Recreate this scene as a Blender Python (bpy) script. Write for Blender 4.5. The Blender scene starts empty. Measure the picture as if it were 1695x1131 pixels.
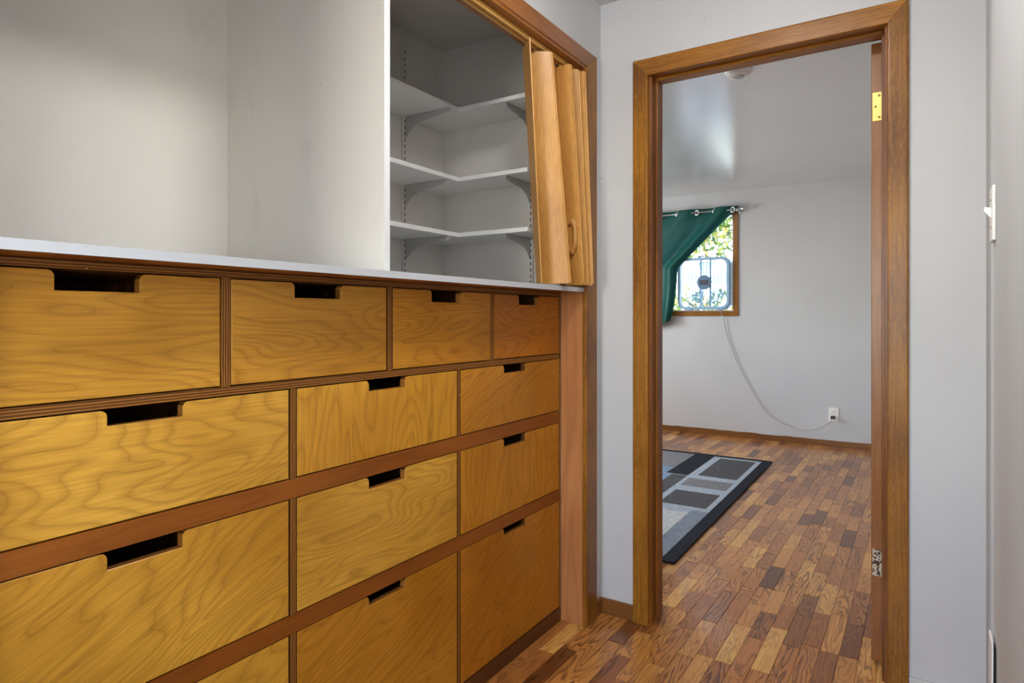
import bpy, bmesh, math, random
from mathutils import Vector, Matrix
random.seed(7)
S = bpy.context.scene
COL = S.collection

# ------------------------------------------------------------------ camera, world, sun, exposure
YAW = math.atan2(683.5, 1056.0)
cam_d = bpy.data.cameras.new('camera')
cam_d.sensor_width = 36.0
cam_d.lens = 36.0 * 1056.0 / 1695.0
cam_d.shift_y = -40.0 / 1695.0
cam_d.clip_start = 0.02
cam = bpy.data.objects.new('camera', cam_d); COL.objects.link(cam)
cam.location = (0, 0, 1.15)
cam.rotation_euler = (math.pi / 2, 0, YAW)
S.camera = cam

LAMP_HALL = 70.0
LAMP_ROOM = 58.0
FILL_HALL = 30.0
FILL_SIDE = 11.0
FILL_ROOM = 58.0

world = bpy.data.worlds.new('sky'); S.world = world; world.use_nodes = True
wn = world.node_tree
for n in list(wn.nodes): wn.nodes.remove(n)
wo = wn.nodes.new('ShaderNodeOutputWorld'); wb = wn.nodes.new('ShaderNodeBackground'); ws = wn.nodes.new('ShaderNodeTexSky')
ws.sky_type = 'NISHITA'; ws.sun_disc = False; ws.sun_elevation = math.radians(48); ws.sun_rotation = math.radians(150)
wb.inputs['Strength'].default_value = 1.9
wn.links.new(ws.outputs[0], wb.inputs[0]); wn.links.new(wb.outputs[0], wo.inputs[0])

def add_light(name, kind, loc, rot, energy, color, size=None):
    d = bpy.data.lights.new(name, kind); d.energy = energy; d.color = color
    if kind == 'AREA':
        d.shape = 'RECTANGLE'; d.size, d.size_y = size
    if kind == 'SUN': d.angle = math.radians(0.6)
    o = bpy.data.objects.new(name, d); COL.objects.link(o); o.location = loc; o.rotation_euler = rot
    return o
add_light('sun', 'SUN', (0, 0, 8), (math.radians(48), 0, math.radians(-20)), 9.0, (1.0, 0.95, 0.86))
# fill lights added in made-up, unseen windows: hall end, hall side, bedroom side
add_light('hall_end_fill', 'AREA', (-0.46, -2.212, 1.45), (math.radians(90), 0, 0), FILL_HALL, (0.96, 0.98, 1.0), (0.84, 1.14))
add_light('hall_side_fill', 'AREA', (0.135, -0.70, 1.35), (0, math.radians(90), 0), FILL_SIDE, (0.98, 0.985, 1.0), (1.14, 0.94))
add_light('bedroom_side_fill', 'AREA', (-4.012, 4.5, 1.5), (0, math.radians(-90), 0), FILL_ROOM, (1.0, 0.985, 0.955), (1.14, 1.54))

S.view_settings.view_transform = 'Standard'
S.view_settings.look = 'None'
S.view_settings.gamma = 1.0
S.view_settings.exposure = 0.05
S.view_settings.use_curve_mapping = False
S.cycles.use_denoising = True
S.cycles.max_bounces = 7
S.cycles.use_adaptive_sampling = True
S.cycles.adaptive_threshold = 0.02
S.cycles.diffuse_bounces = 4
S.cycles.sample_clamp_indirect = 6.0

# ------------------------------------------------------------------ helpers
def srgb(r, g, b):
    f = lambda c: (c / 255.0 / 12.92) if c / 255.0 <= 0.04045 else ((c / 255.0 + 0.055) / 1.055) ** 2.4
    return (f(r), f(g), f(b), 1.0)

def link(o, parent=None):
    COL.objects.link(o)
    if parent is not None:
        o.parent = parent
        o.matrix_parent_inverse = parent.matrix_world.inverted() if parent.type != 'EMPTY' else Matrix.Translation(parent.location).inverted()
    return o

def mk(name, verts, faces, mat, parent=None, smooth=False, matidx=None):
    me = bpy.data.meshes.new(name)
    me.from_pydata([tuple(v) for v in verts], [], faces)
    mats = mat if isinstance(mat, (list, tuple)) else [mat]
    for m in mats: me.materials.append(m)
    if matidx:
        for p, i in zip(me.polygons, matidx): p.material_index = i
    bm = bmesh.new(); bm.from_mesh(me); bmesh.ops.recalc_face_normals(bm, faces=bm.faces); bm.to_mesh(me); bm.free()
    if smooth:
        for p in me.polygons: p.use_smooth = True
    o = bpy.data.objects.new(name, me)
    return link(o, parent)

class MB:
    """collects shapes into one mesh"""
    def __init__(s): s.v = []; s.f = []; s.mi = []
    def add(s, verts, faces, mi=0):
        n = len(s.v); s.v += [tuple(v) for v in verts]
        s.f += [tuple(i + n for i in f) for f in faces]; s.mi += [mi] * len(faces); return s
    def box(s, x0, x1, y0, y1, z0, z1, mi=0, c=0.0):
        if c <= 0:
            v = [(x, y, z) for x in (x0, x1) for y in (y0, y1) for z in (z0, z1)]
            return s.add(v, [(0, 1, 3, 2), (4, 6, 7, 5), (0, 4, 5, 1), (2, 3, 7, 6), (0, 2, 6, 4), (1, 5, 7, 3)], mi)
        bm = bmesh.new(); bmesh.ops.create_cube(bm, size=1.0)
        for w in bm.verts:
            w.co = Vector(((x0 + x1) / 2 + w.co.x * (x1 - x0), (y0 + y1) / 2 + w.co.y * (y1 - y0), (z0 + z1) / 2 + w.co.z * (z1 - z0)))
        bmesh.ops.bevel(bm, geom=list(bm.edges), offset=c, segments=2, profile=0.5, affect='EDGES')
        bm.verts.index_update()
        s.add([w.co[:] for w in bm.verts], [tuple(w.index for w in f.verts) for f in bm.faces], mi); bm.free(); return s
    def prism(s, poly, axis, a, b, mi=0):
        """extrude 2D poly along axis ('x','y','z') from a to b"""
        def P(p, t):
            return (t, p[0], p[1]) if axis == 'x' else (p[0], t, p[1]) if axis == 'y' else (p[0], p[1], t)
        n = len(poly)
        v = [P(p, a) for p in poly] + [P(p, b) for p in poly]
        f = [tuple(range(n - 1, -1, -1)), tuple(range(n, 2 * n))] + [(i, (i + 1) % n, n + (i + 1) % n, n + i) for i in range(n)]
        return s.add(v, f, mi)
    def tube(s, pts, r, n=8, mi=0, closed=False):
        pts = [Vector(p) for p in pts]; m = len(pts); rings = []
        up = Vector((0, 0, 1))
        for i, p in enumerate(pts):
            if closed: d = pts[(i + 1) % m] - pts[i - 1]
            else: d = pts[min(i + 1, m - 1)] - pts[max(i - 1, 0)]
            d.normalize()
            a = d.cross(up)
            if a.length < 0.05: a = d.cross(Vector((1, 0, 0)))
            a.normalize(); b = d.cross(a).normalized()
            rr = r[i] if isinstance(r, (list, tuple)) else r
            rings.append([p + a * rr * math.cos(2 * math.pi * k / n) + b * rr * math.sin(2 * math.pi * k / n) for k in range(n)])
        v = [q for R in rings for q in R]; f = []
        for i in range(m if closed else m - 1):
            j = (i + 1) % m
            f += [(i * n + k, i * n + (k + 1) % n, j * n + (k + 1) % n, j * n + k) for k in range(n)]
        if not closed:
            f += [tuple(range(n - 1, -1, -1)), tuple((m - 1) * n + k for k in range(n))]
        return s.add(v, f, mi)
    def lathe(s, c, prof, n=24, axis='z', mi=0):
        c = Vector(c); v = []; f = []
        for (r, h) in prof:
            for k in range(n):
                a = 2 * math.pi * k / n
                o = (r * math.cos(a), r * math.sin(a), h)
                o = o if axis == 'z' else (o[0], o[2], o[1]) if axis == 'y' else (o[2], o[0], o[1])
                v.append(c + Vector(o))
        m = len(prof)
        for i in range(m - 1):
            f += [(i * n + k, i * n + (k + 1) % n, (i + 1) * n + (k + 1) % n, (i + 1) * n + k) for k in range(n)]
        f += [tuple(range(n - 1, -1, -1)), tuple((m - 1) * n + k for k in range(n))]
        return s.add(v, f, mi)
    def build(s, name, mat, parent=None, smooth=False): return mk(name, s.v, s.f, mat, parent, smooth, s.mi)

def empty(name, loc):
    o = bpy.data.objects.new(name, None); o.empty_display_size = 0.1; COL.objects.link(o); o.location = loc
    return o
def tag(o, label, cat, group=None):
    o['label'] = label; o['category'] = cat
    if group: o['group'] = group
    return o
def struct(o, label=None):
    o['kind'] = 'structure'
    if label: o['label'] = label
    return o
def box(name, b, mat, parent=None, c=0.0): return MB().box(*b, c=c).build(name, mat, parent)
def bez(p, n=24):
    """Catmull-Rom through points"""
    p = [Vector(q) for q in p]; p = [p[0] * 2 - p[1]] + p + [p[-1] * 2 - p[-2]]; out = []
    for i in range(1, len(p) - 2):
        for k in range(n):
            t = k / n
            out.append(0.5 * (2 * p[i] + (p[i + 1] - p[i - 1]) * t + (2 * p[i - 1] - 5 * p[i] + 4 * p[i + 1] - p[i + 2]) * t * t + (3 * p[i] - p[i - 1] - 3 * p[i + 1] + p[i + 2]) * t ** 3))
    out.append(p[-2]); return out

# ------------------------------------------------------------------ materials
class NT:
    def __init__(s, name):
        s.m = bpy.data.materials.new(name); s.m.use_nodes = True; s.t = s.m.node_tree
        for n in list(s.t.nodes): s.t.nodes.remove(n)
        s.out = s.N('ShaderNodeOutputMaterial')
    def N(s, k, **kw):
        n = s.t.nodes.new(k)
        for a, b in kw.items(): setattr(n, a, b)
        return n
    def L(s, a, b): s.t.links.new(a, b)
    def put(s, sock, v):
        if isinstance(v, bpy.types.NodeSocket): s.L(v, sock)
        else: sock.default_value = v
    def math(s, op, a, b=None, c=None, clamp=False):
        n = s.N('ShaderNodeMath', operation=op, use_clamp=clamp); s.put(n.inputs[0], a)
        if b is not None: s.put(n.inputs[1], b)
        if c is not None: s.put(n.inputs[2], c)
        return n.outputs[0]
    def vmath(s, op, a, b):
        n = s.N('ShaderNodeVectorMath', operation=op); s.put(n.inputs[0], a); s.put(n.inputs[1], b); return n.outputs[0]
    def coord(s): return s.N('ShaderNodeTexCoord').outputs['Object']
    def mapping(s, v, loc=(0, 0, 0), rot=(0, 0, 0), scale=(1, 1, 1)):
        n = s.N('ShaderNodeMapping'); s.L(v, n.inputs[0]); n.inputs[1].default_value = loc; n.inputs[2].default_value = rot; n.inputs[3].default_value = scale
        return n.outputs[0]
    def noise(s, v, scale=5, detail=3, rough=0.5, dist=0.0):
        n = s.N('ShaderNodeTexNoise'); s.L(v, n.inputs['Vector']); n.inputs['Scale'].default_value = scale; n.inputs['Detail'].default_value = detail
        n.inputs['Roughness'].default_value = rough; n.inputs['Distortion'].default_value = dist; return n.outputs[0]
    def ramp(s, f, stops, interp='LINEAR'):
        n = s.N('ShaderNodeValToRGB'); s.L(f, n.inputs[0]); e = n.color_ramp.elements; n.color_ramp.interpolation = interp
        while len(e) < len(stops): e.new(0.5)
        for x, (p, c) in zip(e, stops): x.position = p; x.color = c if len(c) == 4 else (*c, 1)
        return n.outputs[0]
    def mix(s, f, a, b, kind='MIX'):
        n = s.N('ShaderNodeMix', data_type='RGBA', blend_type=kind); s.put(n.inputs[0], f); s.put(n.inputs[6], a); s.put(n.inputs[7], b); return n.outputs[2]
    def attr(s, name, kind='GEOMETRY'):
        n = s.N('ShaderNodeAttribute'); n.attribute_name = name; n.attribute_type = kind; return n.outputs['Fac']
    def bsdf(s, col, rough=0.5, bump=None, bstr=0.1, bdist=0.002, spec=0.5, coat=0.0, coatr=0.12, metal=0.0, **kw):
        n = s.N('ShaderNodeBsdfPrincipled'); s.put(n.inputs['Base Color'], col); s.put(n.inputs['Roughness'], rough)
        n.inputs['Specular IOR Level'].default_value = spec; n.inputs['Coat Weight'].default_value = coat; n.inputs['Metallic'].default_value = metal
        n.inputs['Coat Roughness'].default_value = coatr
        for k, v in kw.items(): s.put(n.inputs[k.replace('_', ' ')], v)
        if bump is not None:
            b = s.N('ShaderNodeBump'); b.inputs['Strength'].default_value = bstr; b.inputs['Distance'].default_value = bdist
            s.L(bump, b.inputs['Height']); s.L(b.outputs[0], n.inputs['Normal'])
        s.L(n.outputs[0], s.out.inputs[0]); return s.m

def m_plain(name, rgb, rough=0.5, metal=0.0, spec=0.5, var=0.06, scale=18):
    t = NT(name); c = t.coord(); n = t.noise(c, scale, 4)
    a = tuple(x * (1 - var) for x in srgb(*rgb)[:3]); b = tuple(min(1, x * (1 + var)) for x in srgb(*rgb)[:3])
    return t.bsdf(t.ramp(n, [(0.3, a), (0.7, b)]), rough, metal=metal, spec=spec)

def m_paint(name, rgb, rough=0.55, spec=0.4, var=0.035, scuff=0.0, brush=False, coat=0.0):
    t = NT(name); c = t.coord()
    n1 = t.noise(c, 1.7, 3); col0 = srgb(*rgb)[:3]
    col = t.ramp(n1, [(0.3, tuple(x * (1 - var) for x in col0)), (0.7, tuple(min(1, x * (1 + var)) for x in col0))])
    n2 = t.noise(t.mapping(c, scale=(1, 1, 0.5)), 9, 4, 0.65)
    if scuff > 0:
        k = t.ramp(n2, [(0.60, (0, 0, 0)), (0.74, (1, 1, 1))])
        col = t.mix(t.math('MULTIPLY', k, scuff), col, tuple(x * 0.62 for x in col0) + (1,))
        # tiny dark nicks
        v = t.N('ShaderNodeTexVoronoi'); t.L(c, v.inputs['Vector']); v.inputs['Scale'].default_value = 7.5
        k2 = t.math('LESS_THAN', v.outputs['Distance'], 0.022)
        col = t.mix(t.math('MULTIPLY', k2, 0.55), col, srgb(95, 90, 84))
    b = t.noise(t.mapping(c, scale=(1, 0.08, 1)) if brush else c, 260, 2)
    return t.bsdf(col, rough, bump=b, bstr=0.12, bdist=0.0008, spec=spec, coat=coat, coatr=0.24)

def m_wood(name, dark, light, line, grain='y', freq=9.0, stretch=7.0, base=1.6, rough=0.35, rot=0.0, coat=0.0, tone=None, lamt=0.75, fine=0.35, seedprop=True, fleck=0.0, spec=0.5, thin=False):
    """grain runs along the given axis; contour lines of a stretched noise make cathedral figure"""
    t = NT(name); c = t.coord()
    if seedprop:
        sd = t.attr('seed', 'OBJECT')
        cmb = t.N('ShaderNodeCombineXYZ')
        for i, k in enumerate((13.1, 7.7, 5.3)): t.L(t.math('MULTIPLY', sd, k), cmb.inputs[i])
        c = t.vmath('ADD', c, cmb.outputs[0])
    sc = {'x': (1, stretch, stretch), 'y': (stretch, 1, stretch), 'z': (stretch, stretch, 1)}[grain]
    c1 = t.mapping(c, rot=(rot, 0, 0)) if rot else c
    c2 = t.mapping(c1, scale=sc)
    n = t.noise(c2, base, 1.5, 0.45, 0.25)
    w = t.math('FRACT', t.math('MULTIPLY', n, freq))
    lines = t.ramp(w, [(0.0, (1, 1, 1)), (0.10, (0.35, 0.35, 0.35)), (0.35, (0, 0, 0)), (0.8, (0.12, 0.12, 0.12)), (1.0, (0.85, 0.85, 0.85))])
    if thin: lines = t.ramp(w, [(0.0, (1, 1, 1)), (0.07, (0.5, 0.5, 0.5)), (0.22, (0.1, 0.1, 0.1)), (0.6, (0, 0, 0)), (1.0, (0.55, 0.55, 0.55))])
    wob = t.noise(c1, 2.3, 3)
    colr = t.ramp(wob, [(0.3, srgb(*dark)), (0.68, srgb(*light))])
    fs = {'x': (2, 90, 90), 'y': (90, 2, 90), 'z': (90, 90, 2)}[grain]
    fn = t.noise(t.mapping(c1, scale=fs), 3.0, 3, 0.6)
    colr = t.mix(t.math('MULTIPLY', lines, lamt), colr, srgb(*line))
    colr = t.mix(fine, colr, t.ramp(fn, [(0.25, (0.45, 0.40, 0.35)), (0.7, (1.12, 1.1, 1.05))]), 'MULTIPLY')
    if fleck:
        fl = t.noise(t.mapping(c, scale={'x': (40, 420, 420), 'y': (420, 40, 420), 'z': (420, 420, 40)}[grain]), 1.0, 2)
        colr = t.mix(t.math('MULTIPLY', t.ramp(fl, [(0.55, (0, 0, 0)), (0.66, (1, 1, 1))]), fleck), colr, srgb(205, 160, 70))
    if tone:
        tn = t.attr('tone', 'OBJECT')
        colr = t.mix(tn, colr, t.mix(1.0, colr, srgb(*tone), 'MULTIPLY'))
    rg = rough
    return t.bsdf(colr, rg, bump=fn, bstr=0.06, bdist=0.001, coat=coat, spec=spec)

def m_plyedge(name, axis):
    t = NT(name); c = t.coord(); sp = t.N('ShaderNodeSeparateXYZ'); t.L(c, sp.inputs[0])
    d = sp.outputs[{'y': 1, 'z': 2}[axis]]
    jit = t.noise(t.mapping(c, scale=(40, 6, 40) if axis == 'z' else (40, 40, 6)), 2.0, 2)
    w = t.math('FRACT', t.math('ADD', t.math('MULTIPLY', d, 190.0), t.math('MULTIPLY', jit, 0.5)))
    col = t.ramp(w, [(0.0, srgb(78, 44, 12)), (0.45, srgb(104, 62, 18)), (0.55, srgb(164, 108, 44)), (0.9, srgb(148, 94, 36)), (1.0, srgb(78, 44, 12))])
    ch = t.noise(c, 55, 3)
    col = t.mix(t.ramp(ch, [(0.70, (0, 0, 0)), (0.74, (1, 1, 1))]), col, srgb(188, 150, 112))
    return t.bsdf(col, 0.5, bump=w, bstr=0.3, bdist=0.0006, spec=0.3)

M = {}
M['wall'] = m_paint('wall_paint', (198, 199, 200), scuff=0.10)
M['wall_closet'] = m_paint('closet_paint', (220, 216, 209), scuff=0.22)
M['ceil'] = m_paint('ceiling_gloss', (222, 223, 223), rough=0.22, spec=1.0, coat=0.9)
M['ceil_flat'] = m_paint('ceiling_flat', (214, 212, 208), rough=0.6)
M['counter'] = m_paint('counter_paint', (190, 193, 197), rough=0.35, brush=True, scuff=0.10)
M['white'] = m_paint('white_gloss_paint', (222, 223, 223), rough=0.35, brush=True, scuff=0.06)
M['shelf'] = m_paint('shelf_paint', (226, 226, 224), rough=0.4, scuff=0.06)
M['metal_grey'] = m_plain('painted_steel', (176, 175, 172), 0.4)
M['slot'] = m_plain('slot_dark', (40, 38, 36), 0.7)
M['ply_h'] = m_wood('birch_ply_horizontal', (192, 136, 42), (228, 174, 70), (134, 86, 24), 'y', 20, 4.2, 1.9, 0.30, tone=(216, 172, 84), lamt=0.52, fine=0.45, thin=True, spec=0.3)
M['ply_v'] = m_wood('birch_ply_vertical', (194, 134, 38), (226, 168, 60), (142, 90, 24), 'z', 13, 4.0, 1.9, 0.30, tone=(216, 170, 80), lamt=0.52, fine=0.45, thin=True, spec=0.3)
M['ply_d'] = m_wood('birch_ply_diagonal', (188, 130, 36), (226, 168, 62), (138, 88, 24), 'y', 20, 5.0, 1.7, 0.28, rot=math.radians(-24), tone=(212, 162, 72), lamt=0.55, fine=0.45, thin=True, spec=0.3)
M['edge_z'] = m_plyedge('ply_edge_horizontal', 'z')
M['edge_y'] = m_plyedge('ply_edge_vertical', 'y')
M['rail'] = m_wood('stained_rail', (134, 72, 20), (154, 88, 28), (112, 58, 16), 'y', 5, 12, 1.5, 0.42, lamt=0.4, fine=0.3, spec=0.3)
M['kick'] = m_wood('kick_wood', (78, 42, 16), (100, 56, 22), (58, 30, 12), 'y', 5, 12, 1.5, 0.4, lamt=0.4)
M['inner'] = m_wood('carcass_wood', (120, 78, 34), (140, 94, 44), (96, 58, 24), 'y', 5, 8, 1.5, 0.55, lamt=0.4)
M['underside'] = m_wood('varnished_underside', (150, 88, 34), (172, 106, 44), (120, 66, 24), 'y', 5, 12, 1.5, 0.4, lamt=0.35)
M['jamb'] = m_wood('fir_jamb', (168, 108, 62), (192, 132, 82), (140, 84, 46), 'z', 6, 9, 1.3, 0.35, lamt=0.45, fine=0.3)
M['casing_v'] = m_wood('mahogany_vertical', (114, 68, 15), (164, 110, 32), (82, 44, 10), 'z', 7, 16, 1.5, 0.36, lamt=0.4, fine=0.65, fleck=0.22, spec=0.35)
M['casing_x'] = m_wood('mahogany_head_x', (136, 84, 22), (176, 118, 38), (96, 54, 14), 'x', 7, 16, 1.5, 0.36, lamt=0.4, fine=0.65, fleck=0.15, spec=0.35)
M['casing_y'] = m_wood('mahogany_head_y', (134, 80, 36), (164, 104, 52), (98, 54, 20), 'y', 7, 16, 1.5, 0.30, lamt=0.4, fine=0.65, fleck=0.06, coat=0.1)
M['jambdark'] = m_wood('door_jamb_wood', (110, 62, 12), (142, 86, 20), (80, 42, 10), 'z', 7, 16, 1.5, 0.34, lamt=0.4, fine=0.5, spec=0.35)
M['headjamb'] = m_wood('head_jamb_wood', (142, 84, 24), (164, 100, 34), (110, 62, 18), 'y', 6, 12, 1.5, 0.32, lamt=0.35, coat=0.2)
M['doorslab'] = m_wood('door_edge_wood', (134, 80, 16), (160, 100, 26), (100, 58, 12), 'z', 6, 14, 1.5, 0.35, lamt=0.4, fine=0.4)
M['base'] = m_wood('baseboard_wood', (110, 68, 26), (140, 90, 38), (80, 46, 16), 'x', 6, 14, 1.5, 0.4, lamt=0.45, fine=0.5)
M['accord'] = m_wood('oak_print_vinyl', (192, 138, 66), (212, 160, 86), (160, 108, 46), 'z', 22, 16, 1.2, 0.42, lamt=0.45, fine=0.4, thin=True)
M['track'] = m_plain('tan_track', (206, 158, 84), 0.35)
M['brass'] = m_plain('polished_brass', (196, 168, 96), 0.35, metal=0.7, var=0.08)
M['screw'] = m_plain('screw_metal', (120, 100, 60), 0.4, metal=0.8)
M['plastic'] = m_plain('white_plastic', (236, 235, 230), 0.35)
M['black'] = m_plain('black_plastic', (26, 25, 25), 0.4)
M['chrome'] = m_plain('chrome', (205, 212, 216), 0.15, metal=1.0)
M['fan'] = m_plain('fan_daylit_blue', (150, 188, 220), 0.4)  # white fan with the blue of backlight put into its colour
M['fan_blue'] = m_plain('fan_hub', (96, 128, 160), 0.4)
M['wire'] = m_plain('grille_wire', (120, 152, 180), 0.4)
M['heater'] = m_plain('heater_enamel', (226, 225, 220), 0.4)
def hinge_worn():
    t = NT('flaked_hinge'); c = t.coord(); n = t.noise(c, 120, 3, 0.6)
    return t.bsdf(t.ramp(n, [(0.50, srgb(206, 194, 170)), (0.54, srgb(62, 44, 28))]), 0.5)
M['hinge_worn'] = hinge_worn()
def emit(name, col, s):
    t = NT(name); e = t.N('ShaderNodeEmission'); e.inputs[0].default_value = (*col, 1); e.inputs[1].default_value = s; t.L(e.outputs[0], t.out.inputs[0]); return t.m
M['bowl_hall'] = emit('lit_glass_hall', (1.0, 0.985, 0.965), LAMP_HALL)
M['bowl_room'] = emit('lit_glass_room', (1.0, 0.985, 0.965), LAMP_ROOM)
def m_glass():
    t = NT('window_glass'); a = t.N('ShaderNodeBsdfTransparent'); b = t.N('ShaderNodeBsdfGlossy'); b.inputs['Roughness'].default_value = 0.02
    f = t.N('ShaderNodeFresnel'); f.inputs[0].default_value = 1.45; m = t.N('ShaderNodeMixShader')
    t.L(f.outputs[0], m.inputs[0]); t.L(a.outputs[0], m.inputs[1]); t.L(b.outputs[0], m.inputs[2]); t.L(m.outputs[0], t.out.inputs[0]); return t.m
M['glass'] = m_glass()
def m_translucent(name, a, b, tr, fac, scale):
    t = NT(name); c = t.coord(); n = t.noise(c, scale, 3)
    col = t.ramp(n, [(0.3, srgb(*a)), (0.7, srgb(*b))])
    p = t.N('ShaderNodeBsdfPrincipled'); t.L(col, p.inputs['Base Color']); p.inputs['Roughness'].default_value = 0.5; p.inputs['Sheen Weight'].default_value = 0.05
    q = t.N('ShaderNodeBsdfTranslucent'); q.inputs[0].default_value = srgb(*tr); m = t.N('ShaderNodeMixShader'); m.inputs[0].default_value = fac
    t.L(p.outputs[0], m.inputs[1]); t.L(q.outputs[0], m.inputs[2]); t.L(m.outputs[0], t.out.inputs[0]); return t.m
def m_clear():
    t = NT('clear_blue_plastic'); a = t.N('ShaderNodeBsdfTransparent'); a.inputs[0].default_value = (.72, .86, .97, 1); b = t.N('ShaderNodeBsdfPrincipled'); b.inputs['Base Color'].default_value = srgb(190, 218, 240); b.inputs['Roughness'].default_value = .3
    m = t.N('ShaderNodeMixShader'); m.inputs[0].default_value = .3; t.L(a.outputs[0], m.inputs[1]); t.L(b.outputs[0], m.inputs[2]); t.L(m.outputs[0], t.out.inputs[0]); return t.m
M['curtain'] = m_translucent('teal_satin', (0, 82, 72), (0, 98, 88), (0, 122, 140), 0.3, 40)
def m_leaf():
    t = NT('leaf'); at = t.attr('tone')
    col = t.ramp(at, [(0.0, srgb(34, 60, 22)), (0.45, srgb(88, 114, 38)), (0.8, srgb(152, 152, 58)), (1.0, srgb(186, 150, 64))])
    p = t.N('ShaderNodeBsdfPrincipled'); t.L(col, p.inputs['Base Color']); p.inputs['Roughness'].default_value = 0.45
    q = t.N('ShaderNodeBsdfTranslucent'); t.L(col, q.inputs[0]); m = t.N('ShaderNodeMixShader'); m.inputs[0].default_value = 0.35
    t.L(p.outputs[0], m.inputs[1]); t.L(q.outputs[0], m.inputs[2]); t.L(m.outputs[0], t.out.inputs[0]); return t.m
M['leaf'] = m_leaf()
M['bark'] = m_plain('bark', (84, 62, 44), 0.8)
M['bounce_ground'] = m_plain('pale_bounce_ground', (206, 203, 196), 0.9, var=0.15, scale=20)  # unseen ground, made pale so its reflection whitens the glossy ceiling
def m_plank():
    t = NT('oak_parquet'); c = t.coord(); at = t.attr('tone'); kd = t.attr('kind')
    cmb = t.N('ShaderNodeCombineXYZ')
    for i, k in enumerate((31.0, 57.0, 11.0)): t.L(t.math('MULTIPLY', at, k), cmb.inputs[i])
    c2 = t.vmath('ADD', c, cmb.outputs[0])
    n = t.noise(t.mapping(c2, scale=(7.5, 1.0, 7.5)), 2.6, 1.6, 0.45, 0.5)
    w = t.math('FRACT', t.math('MULTIPLY', n, 12.0))
    lines = t.ramp(w, [(0.0, (1, 1, 1)), (0.14, (0.75, 0.75, 0.75)), (0.42, (0.05, 0.05, 0.05)), (0.85, (0, 0, 0)), (1.0, (0.9, 0.9, 0.9))])
    basec = t.ramp(at, [(0.0, srgb(104, 58, 26)), (0.18, srgb(142, 86, 40)), (0.45, srgb(184, 120, 60)), (0.75, srgb(210, 148, 76)), (1.0, srgb(224, 170, 92))])
    darkc = t.mix(1.0, basec, srgb(98, 62, 42), 'MULTIPLY')
    fn = t.noise(t.mapping(c2, scale=(120, 5, 120)), 2.0, 3, 0.6)
    amt = t.math('MULTIPLY', lines, t.math('MULTIPLY_ADD', kd, 0.75, 0.25))
    col = t.mix(amt, basec, darkc)
    col = t.mix(0.5, col, t.ramp(fn, [(0.25, (0.5, 0.44, 0.4)), (0.7, (1.15, 1.12, 1.08))]), 'MULTIPLY')
    wear = t.noise(c, 2.2, 4)
    col = t.mix(t.ramp(wear, [(0.42, (0, 0, 0)), (0.75, (0.3, 0.3, 0.3))]), col, srgb(112, 70, 46))
    rg = 0.30
    return t.bsdf(col, rg, bump=t.math('MULTIPLY_ADD', lines, -0.3, t.math('MULTIPLY', fn, 0.3)), bstr=0.08, bdist=0.0008, coat=0.3, spec=0.35)
M['plank'] = m_plank()
M['subfloor'] = m_wood('subfloor_wood', (74, 42, 22), (98, 58, 30), (60, 34, 18), 'y', 8, 10, 1.5, 0.4)
def m_rug(name, rgb, var=0.28):
    t = NT(name); c = t.coord()
    n = t.noise(t.mapping(c, scale=(40, 420, 40)), 1.0, 3, 0.7); n2 = t.noise(c, 60, 3)
    k = t.math('MULTIPLY_ADD', n2, 0.5, t.math('MULTIPLY', n, 0.5)); b = srgb(*rgb)[:3]
    return t.bsdf(t.ramp(k, [(0.36, tuple(x * (1 - var) for x in b)), (0.64, tuple(min(1, x * (1 + var)) for x in b))]), 0.95, bump=n, bstr=0.5, bdist=0.003, spec=0.15)
RUG = [m_rug('rug_black', (38, 41, 48), 0.4), m_rug('rug_pale_blue', (158, 168, 178)), m_rug('rug_charcoal', (82, 82, 84)), m_rug('rug_mid_grey', (122, 122, 124)),
       m_rug('rug_light', (186, 188, 188)), m_rug('rug_blue', (118, 142, 166)), m_rug('rug_slate', (128, 138, 150))]

_seed = [0]
def seed(o, tone=0.0):
    _seed[0] += 1; o['seed'] = (_seed[0] * 0.618) % 5.0 + 0.1; o['tone'] = float(tone); return o

# ------------------------------------------------------------------ setting: dimensions
XL, XR, YD, YD2 = -1.066, 0.148, 2.285, 2.405     # hall left wall, hall right wall, door wall front and back
CEIL = 2.37
YF = 6.32                                          # bedroom far wall
RX0, RX1 = -4.0, 0.40                              # bedroom side walls
HY0 = -2.2                                         # hall end behind the camera
CB, CY0, CY1 = -1.73, 0.30, 2.133                  # closet back, left end, right end
JL, JR, JT = -0.858, -0.105, 2.057                 # door jamb faces
XC = -1.162                                        # face of the drawer fronts

floor = struct(MB().box(CB - .1, XR + .12, HY0, YD2, -0.12, -0.013).box(RX0 - .1, RX1 + .1, YD2, YF + .1, -0.12, -0.013).build('floor', M['subfloor']), 'wooden parquet floor of oak strips')
seed(floor)
struct(box('ceiling', (CB - .1, XR + .2, HY0 - .1, YD, CEIL, CEIL + .1), M['ceil_flat']))
struct(box('ceiling_bedroom', (RX0 - .1, RX1 + .1, YD, YF + .1, CEIL, CEIL + .1), M['ceil']))
# door wall with its opening
w = MB(); w.box(RX0 - .1, JL - .018, YD, YD2, -.02, CEIL); w.box(JR + .018, RX1 + .1, YD, YD2, -.02, CEIL); w.box(JL - .018, JR + .018, YD, YD2, JT + .018, CEIL)
struct(w.build('wall_front', M['wall']))
# hall right wall: a shallow step near the corner
w = MB(); w.box(XR, XR + .1, 1.735, YD, -.02, CEIL); e0, e1, e2, e3 = -1.2, -0.2, .75, 1.95
w.box(0.125, XR + .1, e1, 1.735, -.02, CEIL); w.box(0.125, XR + .1, HY0, e0, -.02, CEIL); w.box(0.125, XR + .1, e0, e1, -.02, e2); w.box(0.125, XR + .1, e0, e1, e3, CEIL)
struct(w.build('wall_right', M['wall']))
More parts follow.
